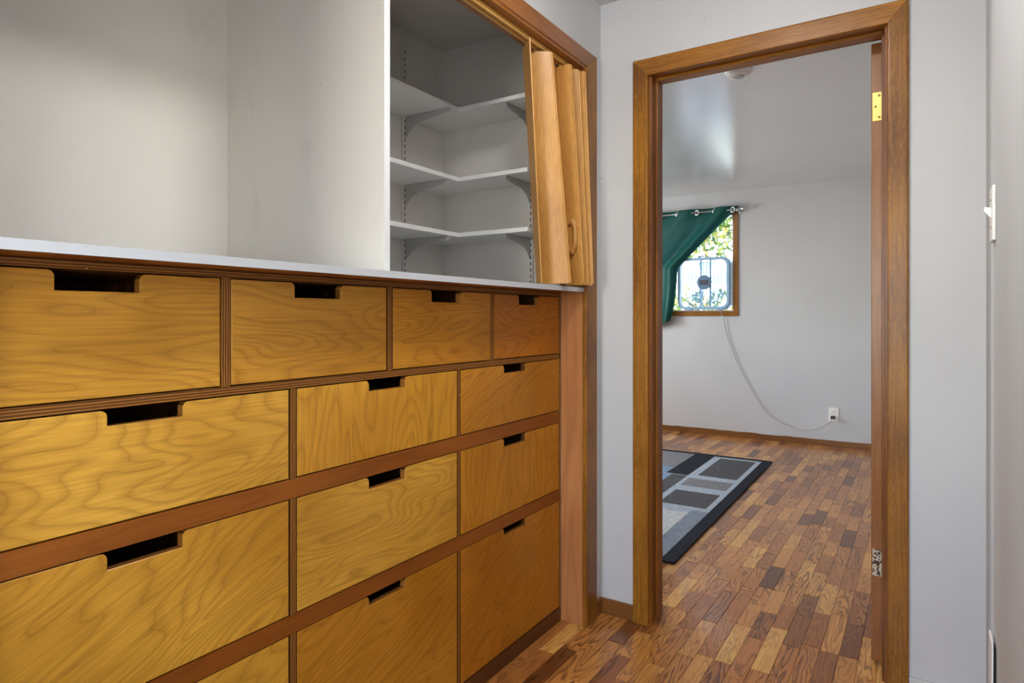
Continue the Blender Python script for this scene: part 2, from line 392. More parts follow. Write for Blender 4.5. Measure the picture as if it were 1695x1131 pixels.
# hall left wall around the closet opening
HB = 2.07
w = MB(); w.box(-1.145, XL, CY0 - .018, 2.151, HB + .018, CEIL)
w.box(XL - .1, XL, HY0, CY0 - .018, -.02, CEIL)
w.box(XL - .1, XL, 2.151, YD, -.02, CEIL)
struct(w.build('wall_left', M['wall']))
# hall end wall with an unseen window added for the fill light
w = MB(); a0, a1, b0, b1 = -0.91, -0.01, 0.85, 2.05
w.box(XL - .1, a0, HY0 - .1, HY0, -.02, CEIL); w.box(a1, XR + .1, HY0 - .1, HY0, -.02, CEIL); w.box(a0, a1, HY0 - .1, HY0, -.02, b0); w.box(a0, a1, HY0 - .1, HY0, b1, CEIL)
struct(w.build('wall_back', M['wall']))
def window(name, mk_b, mat, axis, lo, hi, z0, z1, d0, d1, mull=None):
    """frame in the opening lo..hi, z0..z1 spanning depth d0..d1"""
    root = struct(empty(name, ((lo + hi) / 2, d0, z0) if axis == 'x' else (d0, (lo + hi) / 2, z0)))
    def b(n, l, h, za, zb, m, da=d0, db=d1):
        o = box(n, (l, h, da, db, za, zb) if axis == 'x' else (da, db, l, h, za, zb), m, root); return seed(o)
    t = .03
    b('window_frame', lo, lo + t, z0, z1, mat); b('window_frame', hi - t, hi, z0, z1, mat); b('window_frame', lo + t, hi - t, z0, z0 + t, mat); b('window_frame', lo + t, hi - t, z1 - t, z1, mat)
    if mull: b('mullion', mull - .015, mull + .015, z0 + t, z1 - t, mat)
    dm = (d0 + d1) / 2
    if mull:
        b('pane', lo + t, mull - .015, z0 + t, z1 - t, M['glass'], dm, dm + .003); b('pane', mull + .015, hi - t, z0 + t, z1 - t, M['glass'], dm, dm + .003)
    else: b('pane', lo + t, hi - t, z0 + t, z1 - t, M['glass'], dm, dm + .003)
    return root
window('added_window_2', None, M['white'], 'x', a0, a1, b0, b1, HY0 - .09, HY0 - .02)  # invented window around the hall end fill
window('added_window_4', None, M['white'], 'y', e0, e1, e2, e3, 0.15, 0.22)  # invented window, added so the side fill brightens the drawers
# closet shell
struct(box('wall_closet_back', (CB - .1, CB, CY0 - .018, YD, -.02, CEIL), M['wall_closet']))
struct(box('wall_closet_end', (CB, XL - .1, CY1, YD, -.02, CEIL), M['wall_closet']))
struct(box('wall_closet_start', (CB, XL - .1, CY0 - .12, CY0, -.02, CEIL), M['wall_closet']))
struct(box('ceiling_closet', (CB, -1.145, CY0, CY1, 2.285, CEIL), M['wall_closet']))
# bedroom walls
WX0, WX1, WZ0, WZ1 = -2.75, -1.549, 1.21, 2.15
w = MB(); w.box(RX0, WX0, YF, YF + .1, -.02, CEIL); w.box(WX1, RX1, YF, YF + .1, -.02, CEIL); w.box(WX0, WX1, YF, YF + .1, -.02, WZ0); w.box(WX0, WX1, YF, YF + .1, WZ1, CEIL)
struct(w.build('wall_bedroom_far', M['wall']))
w = MB(); q0, q1, q2, q3 = 3.7, 5.3, .9, 2.1
w.box(RX0 - .1, RX0, YD2, q0, -.02, CEIL); w.box(RX0 - .1, RX0, q1, YF + .1, -.02, CEIL); w.box(RX0 - .1, RX0, q0, q1, -.02, q2); w.box(RX0 - .1, RX0, q0, q1, q3, CEIL)
struct(w.build('wall_bedroom_left', M['wall']))
window('added_window_3', None, M['white'], 'y', q0, q1, q2, q3, RX0 - .09, RX0 - .02, 4.5)  # unseen window added to hold the bedroom fill light
struct(box('wall_bedroom_right', (RX1, RX1 + .1, YD2, YF + .1, -.02, CEIL), M['wall']))

# ------------------------------------------------------------------ parquet: one strip, one object
PW = 0.0585
def plank_geo(x, y0, y1, dz):
    g = 0.0005; c = 0.0011; x0, x1, a, b = x + g, x + PW - g, y0 + g, y1 - g; z = dz
    v = [(x0, a, -.013), (x1, a, -.013), (x1, b, -.013), (x0, b, -.013), (x0, a, z - .0007), (x1, a, z - .0007), (x1, b, z - .0007), (x0, b, z - .0007),
         (x0 + c, a + c, z), (x1 - c, a + c, z), (x1 - c, b - c, z), (x0 + c, b - c, z)]
    f = []
    for r in (0, 4):
        for k in range(4): f.append((r + k, r + (k + 1) % 4, r + 4 + (k + 1) % 4, r + 4 + k))
    f.append((8, 9, 10, 11)); return v, f
SN, CS = math.sin(YAW), math.cos(YAW)
def proj(x, y, z):
    fw = -SN * x + CS * y; rt = CS * x + SN * y
    if fw < .05: return None
    return 847.5 + 1056 * rt / fw, 525.5 - 1056 * (z - 1.15) / fw
RUGX, RUGY0, RUGY1 = -1.0, 2.90, 5.345
def visible(x, y):
    p = proj(x, y, 0)
    if not p or not (0 <= p[0] <= 1695 and 0 <= p[1] <= 1131): return False
    if y > YD:
        k = x / y
        if not (JL < k * YD and k * YD < JR - .035): return False
        if x < RUGX and RUGY0 < y < RUGY1: return False
        return y < YF
    return x > XC + .01 and not (x < XL and y > CY1)
rp = random.Random(21); planks = []
nx = int((RX1 + 2.9) / PW)
for i in range(nx + 1):
    x = RX1 - .002 - (i + 1) * PW
    y = 0.9 + rp.random() * .25
    while y < YF - .02:
        ln = rp.choice([.20, .24, .28, .30, .30, .32]) * rp.uniform(.93, 1.07); y1 = min(y + ln, YF - .003)
        cx, cy = x + PW / 2, (y + y1) / 2
        if y1 - y > .03 and (XC < cx < XR or y1 > YD2):
            if cy > YD2 or XC - .02 < cx < XR + .02:
                vis = sum(visible(x + PW * u, y + (y1 - y) * t) for u in (.1, .5, .9) for t in (.03, .25, .5, .75, .97)) / 15.0
                fw = -SN * cx + CS * cy
                area = vis * PW * (y1 - y) / max(fw, .3) ** 3
                tn = min(1, max(0, rp.gauss(.52, .25))); planks.append((area, x, y, y1, rp.uniform(-.0004, .0004), tn, rp.random()))
        y = y1
planks.sort(key=lambda p: -p[0])
def add_attr(me, name, vals):
    a = me.attributes.new(name, 'FLOAT', 'POINT'); a.data.foreach_set('value', vals)
for (ar, x, y0, y1, dz, tn, kd) in planks[:300]:
    v, f = plank_geo(x, y0, y1, dz); o = mk('plank', v, f, M['plank'], floor)
    add_attr(o.data, 'tone', [tn] * 12); add_attr(o.data, 'kind', [kd] * 12)
big = MB(); T = []; K = []
for (ar, x, y0, y1, dz, tn, kd) in planks[300:]:
    v, f = plank_geo(x, y0, y1, dz); big.add(v, f); T += [tn] * 12; K += [kd] * 12
o = big.build('plank_field', M['plank'], floor); add_attr(o.data, 'tone', T); add_attr(o.data, 'kind', K); o['kind'] = 'stuff'

# ------------------------------------------------------------------ trim
def casing_leg(name, poly, axis, a, b, mat, parent): return seed(MB().prism(poly, axis, a, b).build(name, mat, parent))
def mitred(name, quad, plane, d0, d1, mat, parent, c=0.006):
    """board with mitred ends: quad in the wall plane, extruded d0 (wall) to d1 (face), face edges eased"""
    bm = bmesh.new(); P = (lambda p, t: (p[0], t, p[1])) if plane == 'y' else (lambda p, t: (t, p[0], p[1]))
    va = [bm.verts.new(P(p, d0)) for p in quad]; vb = [bm.verts.new(P(p, d1)) for p in quad]
    bm.faces.new(va); bm.faces.new(vb)
    for i in range(4): bm.faces.new((va[i], va[(i + 1) % 4], vb[(i + 1) % 4], vb[i]))
    bmesh.ops.recalc_face_normals(bm, faces=bm.faces)
    bm.edges.ensure_lookup_table()
    es = [e for e in bm.edges if all(v in vb for v in e.verts)]
    L = sorted(es, key=lambda e: -e.calc_length())[:2]
    bmesh.ops.bevel(bm, geom=L, offset=c, segments=3, profile=0.6, affect='EDGES')
    me = bpy.data.meshes.new(name); bm.to_mesh(me); bm.free(); me.materials.append(mat)
    o = bpy.data.objects.new(name, me); link(o, parent); return seed(o)

# doorway: casing, jambs and stops
t1 = struct(empty('trim_1', (-.48, YD, 0)), 'golden brown wooden casing and jambs around the bedroom doorway')
ol, il, ir, orr, it, ot = -.926, -.866, -.097, -.041, 2.052, 2.116
mitred('casing_leg', [(ol, 0), (il, 0), (il, it - .0014), (ol, ot - .0014)], 'y', YD, YD - .018, M['casing_v'], t1)
mitred('casing_leg', [(ir, 0), (orr, 0), (orr, ot - .0014), (ir, it - .0014)], 'y', YD, YD - .018, M['casing_v'], t1)
mitred('casing_head', [(ol, ot), (il, it), (ir, it), (orr, ot)], 'y', YD, YD - .018, M['casing_x'], t1)
for n, b, m in (('jamb', (JL - .018, JL, YD, YD2, 0, JT), 'jambdark'), ('jamb', (JR, JR + .018, YD, YD2, 0, JT), 'jambdark'), ('head_jamb', (JL - .018, JR + .018, YD, YD2, JT, JT + .018), 'casing_x'),
                ('door_stop', (JL, JL + .010, 2.326, 2.362, 0, JT), 'jambdark'), ('door_stop', (JR - .010, JR, 2.326, 2.362, 0, JT), 'jambdark'), ('head_stop', (JL + .010, JR - .010, 2.326, 2.362, JT - .011, JT), 'casing_x')):
    seed(box(n, b, M[m], t1, c=.0015))
# far side casing of the doorway
for b in ((ol, JL - .006, YD2, YD2 + .016, 0, ot), (JR + .006, orr, YD2, YD2 + .016, 0, ot), (JL - .006, JR + .006, YD2, YD2 + .016, JT + .006, ot)): seed(box('back_casing', b, M['casing_v'], t1))

# closet opening: casing, jambs and head
t2 = struct(empty('trim_2', (XL, 1.2, 0)), 'brown wooden casing, jambs and head board around the closet opening')
yo, yi, zo, zi = 2.217, 2.128, 2.143, 2.076
mitred('casing_leg', [(yi, 0), (yo, 0), (yo, zo - .0014), (yi, zi - .0014)], 'x', XL, XL + .018, M['casing_v'], t2, .005)
mitred('casing_leg', [(CY0 + .005, 0), (CY0 - .084, 0), (CY0 - .084, zo), (CY0 + .005, zi)], 'x', XL, XL + .018, M['casing_v'], t2, .005)
mitred('casing_head', [(CY0 - .084, zo), (CY0 + .005, zi), (yi, zi), (yo, zo)], 'x', XL, XL + .018, M['casing_y'], t2, .012)
seed(box('jamb', (XC + .001, XL + .012, CY1, 2.151, 0, HB), M['jamb'], t2, c=.002))
seed(box('jamb', (XC + .001, XL + .012, CY0 - .018, CY0, 0, HB), M['jamb'], t2, c=.002))
seed(box('head_jamb', (-1.145, XL + .012, CY0, CY1, HB, HB + .018), M['headjamb'], t2, c=.0015))

# baseboards
def baseb(name, boxes, mat, label=None):
    o = MB()
    for b in boxes: o.box(*b, c=.002)
    return struct(seed(o.build(name, mat)), label)
baseb('baseboard_left', [(XL, XL + .012, 2.217, YD - .012, 0, .06)], M['base'])
baseb('baseboard_front', [(XL, ol, YD - .012, YD, 0, .058)], M['base'])
baseb('baseboard_front_right', [(orr, XR, YD - .012, YD, 0, .06)], M['wall'])
baseb('baseboard_right', [(XR - .012, XR, 1.735, YD - .012, 0, .06)], M['wall'])
fb = MB(); rb = random.Random(3); n = 60; top = []; x0, x1 = RX0, RX1
for i in range(n + 1): top.append((x0 + (x1 - x0) * i / n, .054 + rb.uniform(-.004, .003)))
fb.prism([(x0, 0), (x1, 0)] + top[::-1], 'y', YF - .014, YF); o = struct(seed(fb.build('baseboard_bedroom_far', M['base'])))

# bedroom door, swung open into the bedroom: only its hinge edge shows
dr = struct(empty('door_1', (-.128, 2.41, 0)), 'open wooden bedroom door seen on its hinge edge')
seed(MB().box(-.149, -.111, 2.412, 3.13, .020, 2.052, c=.002).build('slab', M['doorslab'], dr))
def hinge(z0, z1, mat, scm):
    h = MB().box(-.1455, -.1115, 2.4098, 2.412, z0, z1, c=.0009).build('hinge', mat, dr)
    zc = (z0 + z1) / 2
    for (x, z) in ((-.126, z1 - .012), (-.136, zc), (-.126, z0 + .012)):
        MB().lathe((x, 2.4098, z), [(.0042, .0004), (.0042, -.0006), (.002, -.0010)], 12, 'y').build('screw', scm, h)
    MB().lathe((-.1055, 2.4075, z0), [(.004, 0), (.004, z1 - z0)], 12).build('knuckle', mat, h)
hinge(1.795, 1.890, M['brass'], M['screw']); hinge(.300, .388, M['hinge_worn'], M['slot'])
k = MB().lathe((-.111, 3.06, .95), [(.012, 0), (.012, .03), (.027, .04), (.027, .055), (.012, .062)], 20, 'x').build('knob', M['brass'], dr)

# ------------------------------------------------------------------ drawer unit
cab = tag(empty('drawer_unit', (-1.4, 1.2, 0)), 'built-in honey birch plywood drawer unit with notched pulls in the closet opening', 'drawer unit')
E_ = 0.0
D0 = -1.68
def panel(n, b, mats): return seed(MB().box(*b).build(n, mats, cab))
Y0, Y1 = CY0 + .001, CY1 - .001
rows = [(1.013, 1.228), (.797, .994), (.499, .753), (.053, .457)]
panel('top_panel', (D0, XC, Y0, Y1, 1.229, 1.2425), M['edge_z'])
panel('shelf_panel', (D0, XC, Y0, Y1, .995, 1.012), M['edge_z'])
panel('rail', (-1.182, XC + .001, Y0, Y1 - .010, .754, .796), M['rail'])
panel('rail', (-1.182, XC + .001, Y0, Y1 - .010, .458, .498), M['rail'])
panel('kick_board', (-1.182, XC + .003, Y0, Y1, 0.001, .051), M['kick'])
panel('side_panel', (D0, XC, Y1 - .009, Y1, .052, 1.228), M['edge_y'])
panel('side_panel', (D0, XC, Y0, Y0 + .004, .052, 1.228), M['edge_y'])
panel('back_panel', (D0 - .01, D0, Y0, Y1, .052, 1.2425), M['inner'])
panel('inner_shelf', (D0, -1.184, Y0, Y1, .770, .780), M['inner']); panel('inner_shelf', (D0, -1.184, Y0, Y1, .470, .480), M['inner'])
r1 = [(.302, .742), (.763, 1.203), (1.224, 1.670), (1.688, 2.121)]
r2 = [(.305, .903), (.922, 1.498), (1.513, 2.121)]
for a, b in ((.7435, .7615), (1.2045, 1.2225), (1.6715, 1.6865)): panel('divider', (D0, XC, a, b, 1.0125, 1.2285), M['edge_y'])
for z0, z1 in rows[1:]:
    for a, b in ((.9045, .9205), (1.4995, 1.5115)): panel('divider', (D0, XC, a, b, z0 - .0005 if z0 < .1 else z0, z1), M['edge_y'])
def drawer(ya, yb, za, zb, mat, tone, depth=.030, label=None, nw=.131):
    yc = (ya + yb) / 2 if yb - ya < .5 else (ya + yb) / 2 - .004
    g = .0018; a, b, z0, z1 = ya + g, yb - g, za + g, zb - g; n0, n1 = yc - nw / 2, yc + nw / 2; zn = z1 - depth; r = .011
    def arc(cx, cz, a0, a1): return [(cx + r * math.cos(math.radians(a0 + (a1 - a0) * i / 5)), cz + r * math.sin(math.radians(a0 + (a1 - a0) * i / 5))) for i in range(6)]
    poly = [(a, z0), (b, z0), (b, z1)] + arc(n1 + r, z1 - r, 90, 180) + [(n1, zn), (n0, zn)] + arc(n0 - r, z1 - r, 0, 90) + [(a, z1)]
    n = len(poly); v = []; f = []
    xs, xf = XC - .018, XC
    # eased front: outline inset by 0.8 mm on the face
    cy, cz = yc, (z0 + z1) / 2
    def inset(p, d=.0009):
        y, z = p
        y += d if y <= a + 1e-6 else (-d if y >= b - 1e-6 else (-d if y < yc and z > zn - 1e-6 and y <= n0 + 1e-6 else (d if y >= n1 - 1e-6 and z > zn - 1e-6 else 0)))
        z += d if z <= z0 + 1e-6 else (-d if z >= z1 - 1e-6 or abs(z - zn) < 1e-6 else 0); return y, z
    for x, q in ((xs, poly), (xf - .0009, poly), (xf, [inset(p) for p in poly])): v += [(x, *p) for p in q]
    f.append(tuple(range(n - 1, -1, -1))); f.append(tuple(range(2 * n, 3 * n)))
    for L in (0, 1): f += [(L * n + i, L * n + (i + 1) % n, (L + 1) * n + (i + 1) % n, (L + 1) * n + i) for i in range(n)]
    mi = [0, 0] + [1] * n + [0] * n
    o = mk('drawer', v, f, [mat, M['edge_y']], cab, False, mi); seed(o, tone)
    if label: o['label'] = label
    bx = MB(); xb = -1.62; bw = .010; bt = z1 - .05
    bx.box(xb, xs - .0005, a + .006, a + .006 + bw, z0 + .004, bt); bx.box(xb, xs - .0005, b - .006 - bw, b - .006, z0 + .004, bt); bx.box(xb, xb + bw, a + .017, b - .017, z0 + .004, bt); bx.box(xb + bw, xs - .0005, a + .017, b - .017, z0 + .004, z0 + .010)
    seed(bx.build('drawer_box', M['inner'], o)); return o
for i, (a, b) in enumerate(r1): drawer(a, b, *rows[0], M['ply_h'], (.15, .30, .6, .95)[i], .033)  # tones deepen rightward: varying stain, partly dimmer light put into the colour
for i, (a, b) in enumerate(r2):
    drawer(a, b, *rows[1], (M['ply_h'], M['ply_v'], M['ply_d'])[i], (0, .15, .5)[i], .027)
    drawer(a, b, *rows[2], (M['ply_d'], M['ply_h'], M['ply_v'])[i], (0, .05, .5)[i], .030)
    drawer(a, b, *rows[3], (M['ply_d'], M['ply_d'], M['ply_d'])[i], (0, .4, .6)[i], .024)

# things glimpsed through the notches
def cloth(name, c, size, mat, label, sd):
    r = random.Random(sd); v = []; f = []; nx_, ny_ = 12, 14
    for i in range(nx_ + 1):
        for j in range(ny_ + 1):
            u, w_ = i / nx_ * 2 - 1, j / ny_ * 2 - 1
            hgt = size[2] * (1 - abs(u) ** 3) * (1 - abs(w_) ** 3) * (0.72 + .28 * math.sin(3.1 * u + sd) * math.cos(4.3 * w_ + 2 * sd)) 
            v.append((c[0] + u * size[0], c[1] + w_ * size[1], c[2] + hgt))
    f = [(i * (ny_ + 1) + j, i * (ny_ + 1) + j + 1, (i + 1) * (ny_ + 1) + j + 1, (i + 1) * (ny_ + 1) + j) for i in range(nx_) for j in range(ny_)]
    m = len(v); f.append(tuple([i * (ny_ + 1) for i in range(nx_ + 1)] + [nx_ * (ny_ + 1) + j for j in range(1, ny_ + 1)] + [i * (ny_ + 1) + ny_ for i in range(nx_ - 1, -1, -1)] + [j for j in range(ny_ - 1, 0, -1)]))
    return tag(mk(name, v, f, mat, None, True), label, 'clothing')
cloth('folded_garment', (-1.32, .985, 1.0285), (.12, .17, .178), m_plain('tan_cloth', (150, 120, 78), .9), 'tan folded cloth showing through the second top drawer notch', 2)
cloth('folded_garment', (-1.32, 1.21, .8125), (.12, .22, .158), m_plain('olive_cloth', (92, 96, 70), .9), 'dull green cloth showing through the middle second-row drawer notch', 4)
cloth('folded_garment', (-1.32, 1.80, .8125), (.12, .20, .160), m_plain('khaki_cloth', (120, 108, 72), .9), 'khaki cloth showing through the right second-row drawer notch', 1)

# white counter over the drawers
ct = MB().box(CB + .001, -1.060, CY0 + .001, CY1 - .0005, 1.2435, 1.260)
o = mk('counter_top', ct.v, ct.f, [M['counter'], M['underside']], None, False, [0, 0, 0, 0, 1, 0])
tag(seed(o), 'white painted counter board running along the top of the drawers', 'counter')
# partition
struct(box('wall_partition', (CB, -1.096, 1.125, 1.143, 1.2605, 2.285), M['wall_closet']))
struct(box('trim_3', (-1.096, -1.0945, 1.1245, 1.1435, 1.2605, 2.069), M['white']), 'white painted front edge of the closet partition')

# ------------------------------------------------------------------ corner shelves
def shelf(z, which):
    r = tag(empty('corner_shelf', (-1.6, 1.9, z)), f'{which} white L-shaped corner shelf inside the closet', 'shelf', 'corner shelves in the closet')
    MB().box(CB + .001, -1.497, 1.145, CY1 - .001, z, z + .016, c=.0015).build('back_board', M['shelf'], r)
    MB().box(-1.4965, -1.19, 1.938, CY1 - .001, z, z + .016, c=.0015).build('side_board', M['shelf'], r)
levels = [(1.457, 'lowest'), (1.670, 'middle'), (1.938, 'topmost')]
for z, wname in levels: shelf(z, wname)
def arm(L, h=.052, t=.003):
    """bracket profile: (distance from wall, height below shelf)"""
    top = [(0.004, 0), (L - .012, 0), (L, .005), (L, -.004), (L - .006, -.014)]
    cur = [(L * .75, -.020), (L * .5, -.026), (L * .30, -.034), (L * .17, -.048), (L * .08, -.066), (0.004, -.082)]
    return [(0.004, 0), (L - .002, 0), (L, -.006), (L - .006, -.014)] + cur
for z, wname in levels:
    P = arm(.226)
    b = MB().prism([(CB + .012 + p[0], z - .0005 + p[1]) for p in P], 'y', 1.8775, 1.8805)
    b.box(CB + .016, CB + .236, 1.875, 1.883, z - .004, z - .0005)
    tag(b.build('shelf_bracket', M['metal_grey']), f'grey steel bracket on the back wall under the {wname} corner shelf', 'bracket', 'shelf brackets')
    P = arm(.178)
    b = MB().prism([(CY1 - .012 - p[0], z - .0005 + p[1]) for p in P], 'x', -1.2885, -1.2855)
    b.box(-1.291, -1.283, CY1 - .188, CY1 - .016, z - .004, z - .0005)
    tag(b.build('shelf_bracket', M['metal_grey']), f'grey steel bracket on the end wall under the {wname} corner shelf', 'bracket', 'shelf brackets')
def standard(kind, label):
    r = tag(empty('shelf_standard', (CB, 1.879, 1.27) if kind == 'b' else (-1.287, CY1, 1.27)), label, 'shelf rail')
    z0, z1 = 1.268, 2.22
    if kind == 'b': MB().box(CB + .0005, CB + .011, 1.871, 1.887, z0, z1, c=.001).build('channel', M['wall_closet'], r)
    else: MB().box(-1.295, -1.279, CY1 - .011, CY1 - .0005, z0, z1, c=.001).build('channel', M['wall_closet'], r)
    sl = MB(); z = z0 + .01
    while z < z1 - .02:
        if kind == 'b': sl.box(CB + .0112, CB + .0116, 1.877, 1.881, z, z + .014)
        else: sl.box(-1.289, -1.285, CY1 - .0116, CY1 - .0112, z, z + .014)
        z += .0245
    sl.build('slots', M['slot'], r)
standard('b', 'slotted shelf rail screwed to the closet back wall'); standard('s', 'slotted shelf rail on the closet end wall beside the folding door')

# ------------------------------------------------------------------ accordion door
ac = tag(empty('accordion_door', (-1.09, 1.95, 1.27)), 'oak-print accordion folding door pushed to the right end of the closet', 'folding door')
ZT, ZB = 2.046, 1.266
seed(MB().box(-1.108, -1.100, CY0 + .01, CY1 - .006, 2.054, HB - .0005, c=.001).box(-1.089, -1.081, CY0 + .01, CY1 - .006, 2.054, HB - .0005, c=.001).box(-1.1, -1.089, CY0 + .01, CY1 - .006, 2.062, HB - .0005).build('track', M['track'], ac))
# zigzag plan: top and bottom points of successive folds
top = [(-1.128, 1.838), (-1.056, 1.878), (-1.112, 2.008), (-1.050, 2.006), (-1.115, 2.050), (-1.049, 2.064), (-1.115, 2.090), (-1.038, 2.092), (-1.105, 2.116)]
bot = [(-1.128, 1.925), (-1.026, 1.955), (-1.110, 2.078), (-1.030, 2.066), (-1.112, 2.098), (-1.026, 2.096), (-1.110, 2.112), (-1.018, 2.116), (-1.105, 2.126)]
def sheet(name, t0, t1, b0, b1, bow, parent, th=.0045, nz=14, nu=8, zt=ZT, zb=ZB):
    v = []; f = []
    t0, t1, b0, b1 = Vector(t0), Vector(t1), Vector(b0), Vector(b1)
    for side in (-1, 1):
        for i in range(nz + 1):
            k = i / nz; kk = k
            p0 = t0.lerp(b0, kk); p1 = t1.lerp(b1, kk); d = (p1 - p0); nrm = Vector((d.y, -d.x)).normalized()
            for j in range(nu + 1):
                u = j / nu; q = p0.lerp(p1, u) + nrm * (bow * math.sin(math.pi * u) + side * th / 2)
                v.append((q.x, q.y, zt + (zb - zt) * k))
    N_ = (nz + 1) * (nu + 1); w_ = nu + 1
    for s_ in (0, 1):
        for i in range(nz):
            for j in range(nu):
                a = s_ * N_ + i * w_ + j; f.append((a, a + 1, a + w_ + 1, a + w_))
    rim = [j for j in range(nu + 1)] + [i * w_ + nu for i in range(1, nz + 1)] + [nz * w_ + j for j in range(nu - 1, -1, -1)] + [i * w_ for i in range(nz - 1, 0, -1)]
    for i in range(len(rim)): a, b = rim[i], rim[(i + 1) % len(rim)]; f.append((a, b, b + N_, a + N_))
    o = mk(name, v, f, M['accord'], parent, False); return seed(o)
for i in range(len(top) - 1):
    t0, t1, b0, b1 = top[i], top[i + 1], bot[i], bot[i + 1]
    e = 0.03
    L = lambda p, q, k: (p[0] + (q[0] - p[0]) * k, p[1] + (q[1] - p[1]) * k)
    pn = sheet('panel', L(t0, t1, e), L(t0, t1, 1 - e), L(b0, b1, e), L(b0, b1, 1 - e), .004 if i % 2 == 0 else -.004, ac, zb=ZB - (.004 if b1[0] > -1.05 or b0[0] > -1.05 else 0) + .005)
    if i > 0:
        seed(MB().tube([(t0[0], t0[1], ZT - .006), (b0[0], b0[1], ZB + .006)], .0038, 8).build('hinge_strip', M['accord'], ac))
    if i in (0, 2):
        q = L(t0, t1, .3); MB().box(q[0] - .003, q[0] + .003, q[1] - .004, q[1] + .004, ZT - .012, ZT + .010).build('hanger', M['track'], ac)
sheet('lead_post', (-1.136, 1.822), (-1.066, 1.752), (-1.132, 1.908), (-1.072, 1.838), 0, ac, th=.004, nu=3, zt=2.050, zb=ZB)
# octagonal pull on the inner fold
def pull():
    p0, p1 = Vector((*top[2], 0)).lerp(Vector((*bot[2], 0)), .74), Vector((*top[3], 0)).lerp(Vector((*bot[3], 0)), .74)
    d = (p1 - p0).normalized(); nrm = Vector((d.y, -d.x, 0)); c = p0.lerp(p1, .52) + nrm * .004; c.z = 1.442
    mb = MB(); H, Wd, k = .064, .027, .4
    def oc(hs, ws, off): return [c + d * (ws * a) + Vector((0, 0, hs * b)) + nrm * off for a, b in ((1, .55), (.45, 1), (-.45, 1), (-1, .55), (-1, -.55), (-.45, -1), (.45, -1), (1, -.55))]
    R_ = [oc(H, Wd, 0), oc(H, Wd, .010), oc(H * .86, Wd * .78, .014), oc(H * .68, Wd * .5, .012), oc(H * .64, Wd * .42, .001)]
    v = [p for r in R_ for p in r]; f = [(i * 8 + j, i * 8 + (j + 1) % 8, (i + 1) * 8 + (j + 1) % 8, (i + 1) * 8 + j) for i in range(4) for j in range(8)] + [tuple(range(32, 40)), tuple(range(7, -1, -1))]
    o = mk('handle', v, f, M['accord'], ac); seed(o); o['label'] = 'octagonal wood-tone pull'
pull()

# ------------------------------------------------------------------ hall fittings
sw = tag(empty('light_switch', (.125, 1.70, 1.37)), 'white toggle light switch on the right wall near the frame edge', 'light switch')
MB().box(.1185, .1248, 1.668, 1.738, 1.312, 1.428, c=.002).build('plate', M['plastic'], sw)
mk('toggle', [(.1186, 1.698, 1.362), (.1186, 1.708, 1.362), (.1186, 1.708, 1.384), (.1186, 1.698, 1.384), (.106, 1.699, 1.378), (.106, 1.707, 1.378), (.107, 1.707, 1.387), (.107, 1.699, 1.387)], [(0, 1, 2, 3), (4, 7, 6, 5), (0, 4, 5, 1), (1, 5, 6, 2), (2, 6, 7, 3), (3, 7, 4, 0)], M['plastic'], sw)
for z in (1.342, 1.400): MB().lathe((.1186, 1.703, z), [(.003, .0002), (.003, -.0008), (.0015, -.001)], 10, 'x').build('screw', M['screw'], sw)
op = tag(empty('wall_outlet', (.125, 1.70, .42)), 'loose white outlet cover standing off the right wall near the floor', 'outlet')
MB().prism([(.1160, .362), (.1165, .470), (.1195, .4705), (.1190, .362)], 'y', 1.655, 1.728).build('plate', M['plastic'], op)
MB().box(.1192, .1248, 1.676, 1.704, .372, .455).build('socket_body', M['slot'], op)

def ceiling_lamp(x, y, bowl, label, r=.15):
    l = tag(empty('ceiling_lamp', (x, y, CEIL)), label, 'ceiling lamp')
    MB().lathe((x, y, CEIL - .022), [(r + .012, .0215), (r + .012, .004), (r, 0)], 32).build('base', M['white'], l)
    pr = [(r * math.cos(a), -.062 * math.sin(a)) for a in [i * math.pi / 2 / 8 for i in range(8)]] + [(.004, -.062)]
    MB().lathe((x, y, CEIL - .0225), pr, 32).build('bowl', bowl, l, True)
ceiling_lamp(-.46, 1.18, M['bowl_hall'], 'round glass ceiling lamp in the middle of the hall ceiling', .14)
ceiling_lamp(-2.1, 4.4, M['bowl_room'], 'round glass ceiling lamp in the middle of the bedroom ceiling', .13)

# ------------------------------------------------------------------ bedroom
# smoke detector
sd_ = tag(empty('smoke_detector', (-.77, 3.245, CEIL)), 'round white smoke detector on the bedroom ceiling above the doorway', 'smoke detector')
MB().lathe((-.77, 3.245, CEIL), [(.066, -.0002), (.066, -.012), (.060, -.018)], 28).build('base', M['plastic'], sd_)
MB().lathe((-.77, 3.245, CEIL), [(.055, -.0185), (.052, -.030), (.030, -.036), (.028, -.033)], 28).build('cover', M['plastic'], sd_)
MB().lathe((-.77, 3.245, CEIL), [(.026, -.0335), (.024, -.0385)], 20).build('vent', M['metal_grey'], sd_)

# bedroom window: brown casing, sash and pane
w1 = struct(empty('window_1', (-2.15, YF, WZ0)), 'bedroom window with a brown wooden frame')
fr = .046
for n_, b in (('frame', (WX0 - fr, WX0, WZ0, WZ1)), ('frame', (WX1, WX1 + fr, WZ0 - fr, WZ1 + fr)), ('frame', (WX0 - fr, WX1, WZ0 - fr, WZ0)), ('frame', (WX0 - fr, WX1, WZ1, WZ1 + fr))):
    seed(MB().box(b[0], b[1], YF - .014, YF + .0, b[2], b[3], c=.002).build('casing', M['casing_x'], w1))
for b in ((WX0, WX0 + .012, WZ0, WZ1), (WX1 - .012, WX1, WZ0, WZ1), (WX0 + .012, WX1 - .012, WZ0, WZ0 + .012), (WX0 + .012, WX1 - .012, WZ1 - .012, WZ1)):
    MB().box(b[0], b[1], YF + .0, YF + .1, b[2], b[3]).build('sash', M['white'], w1)
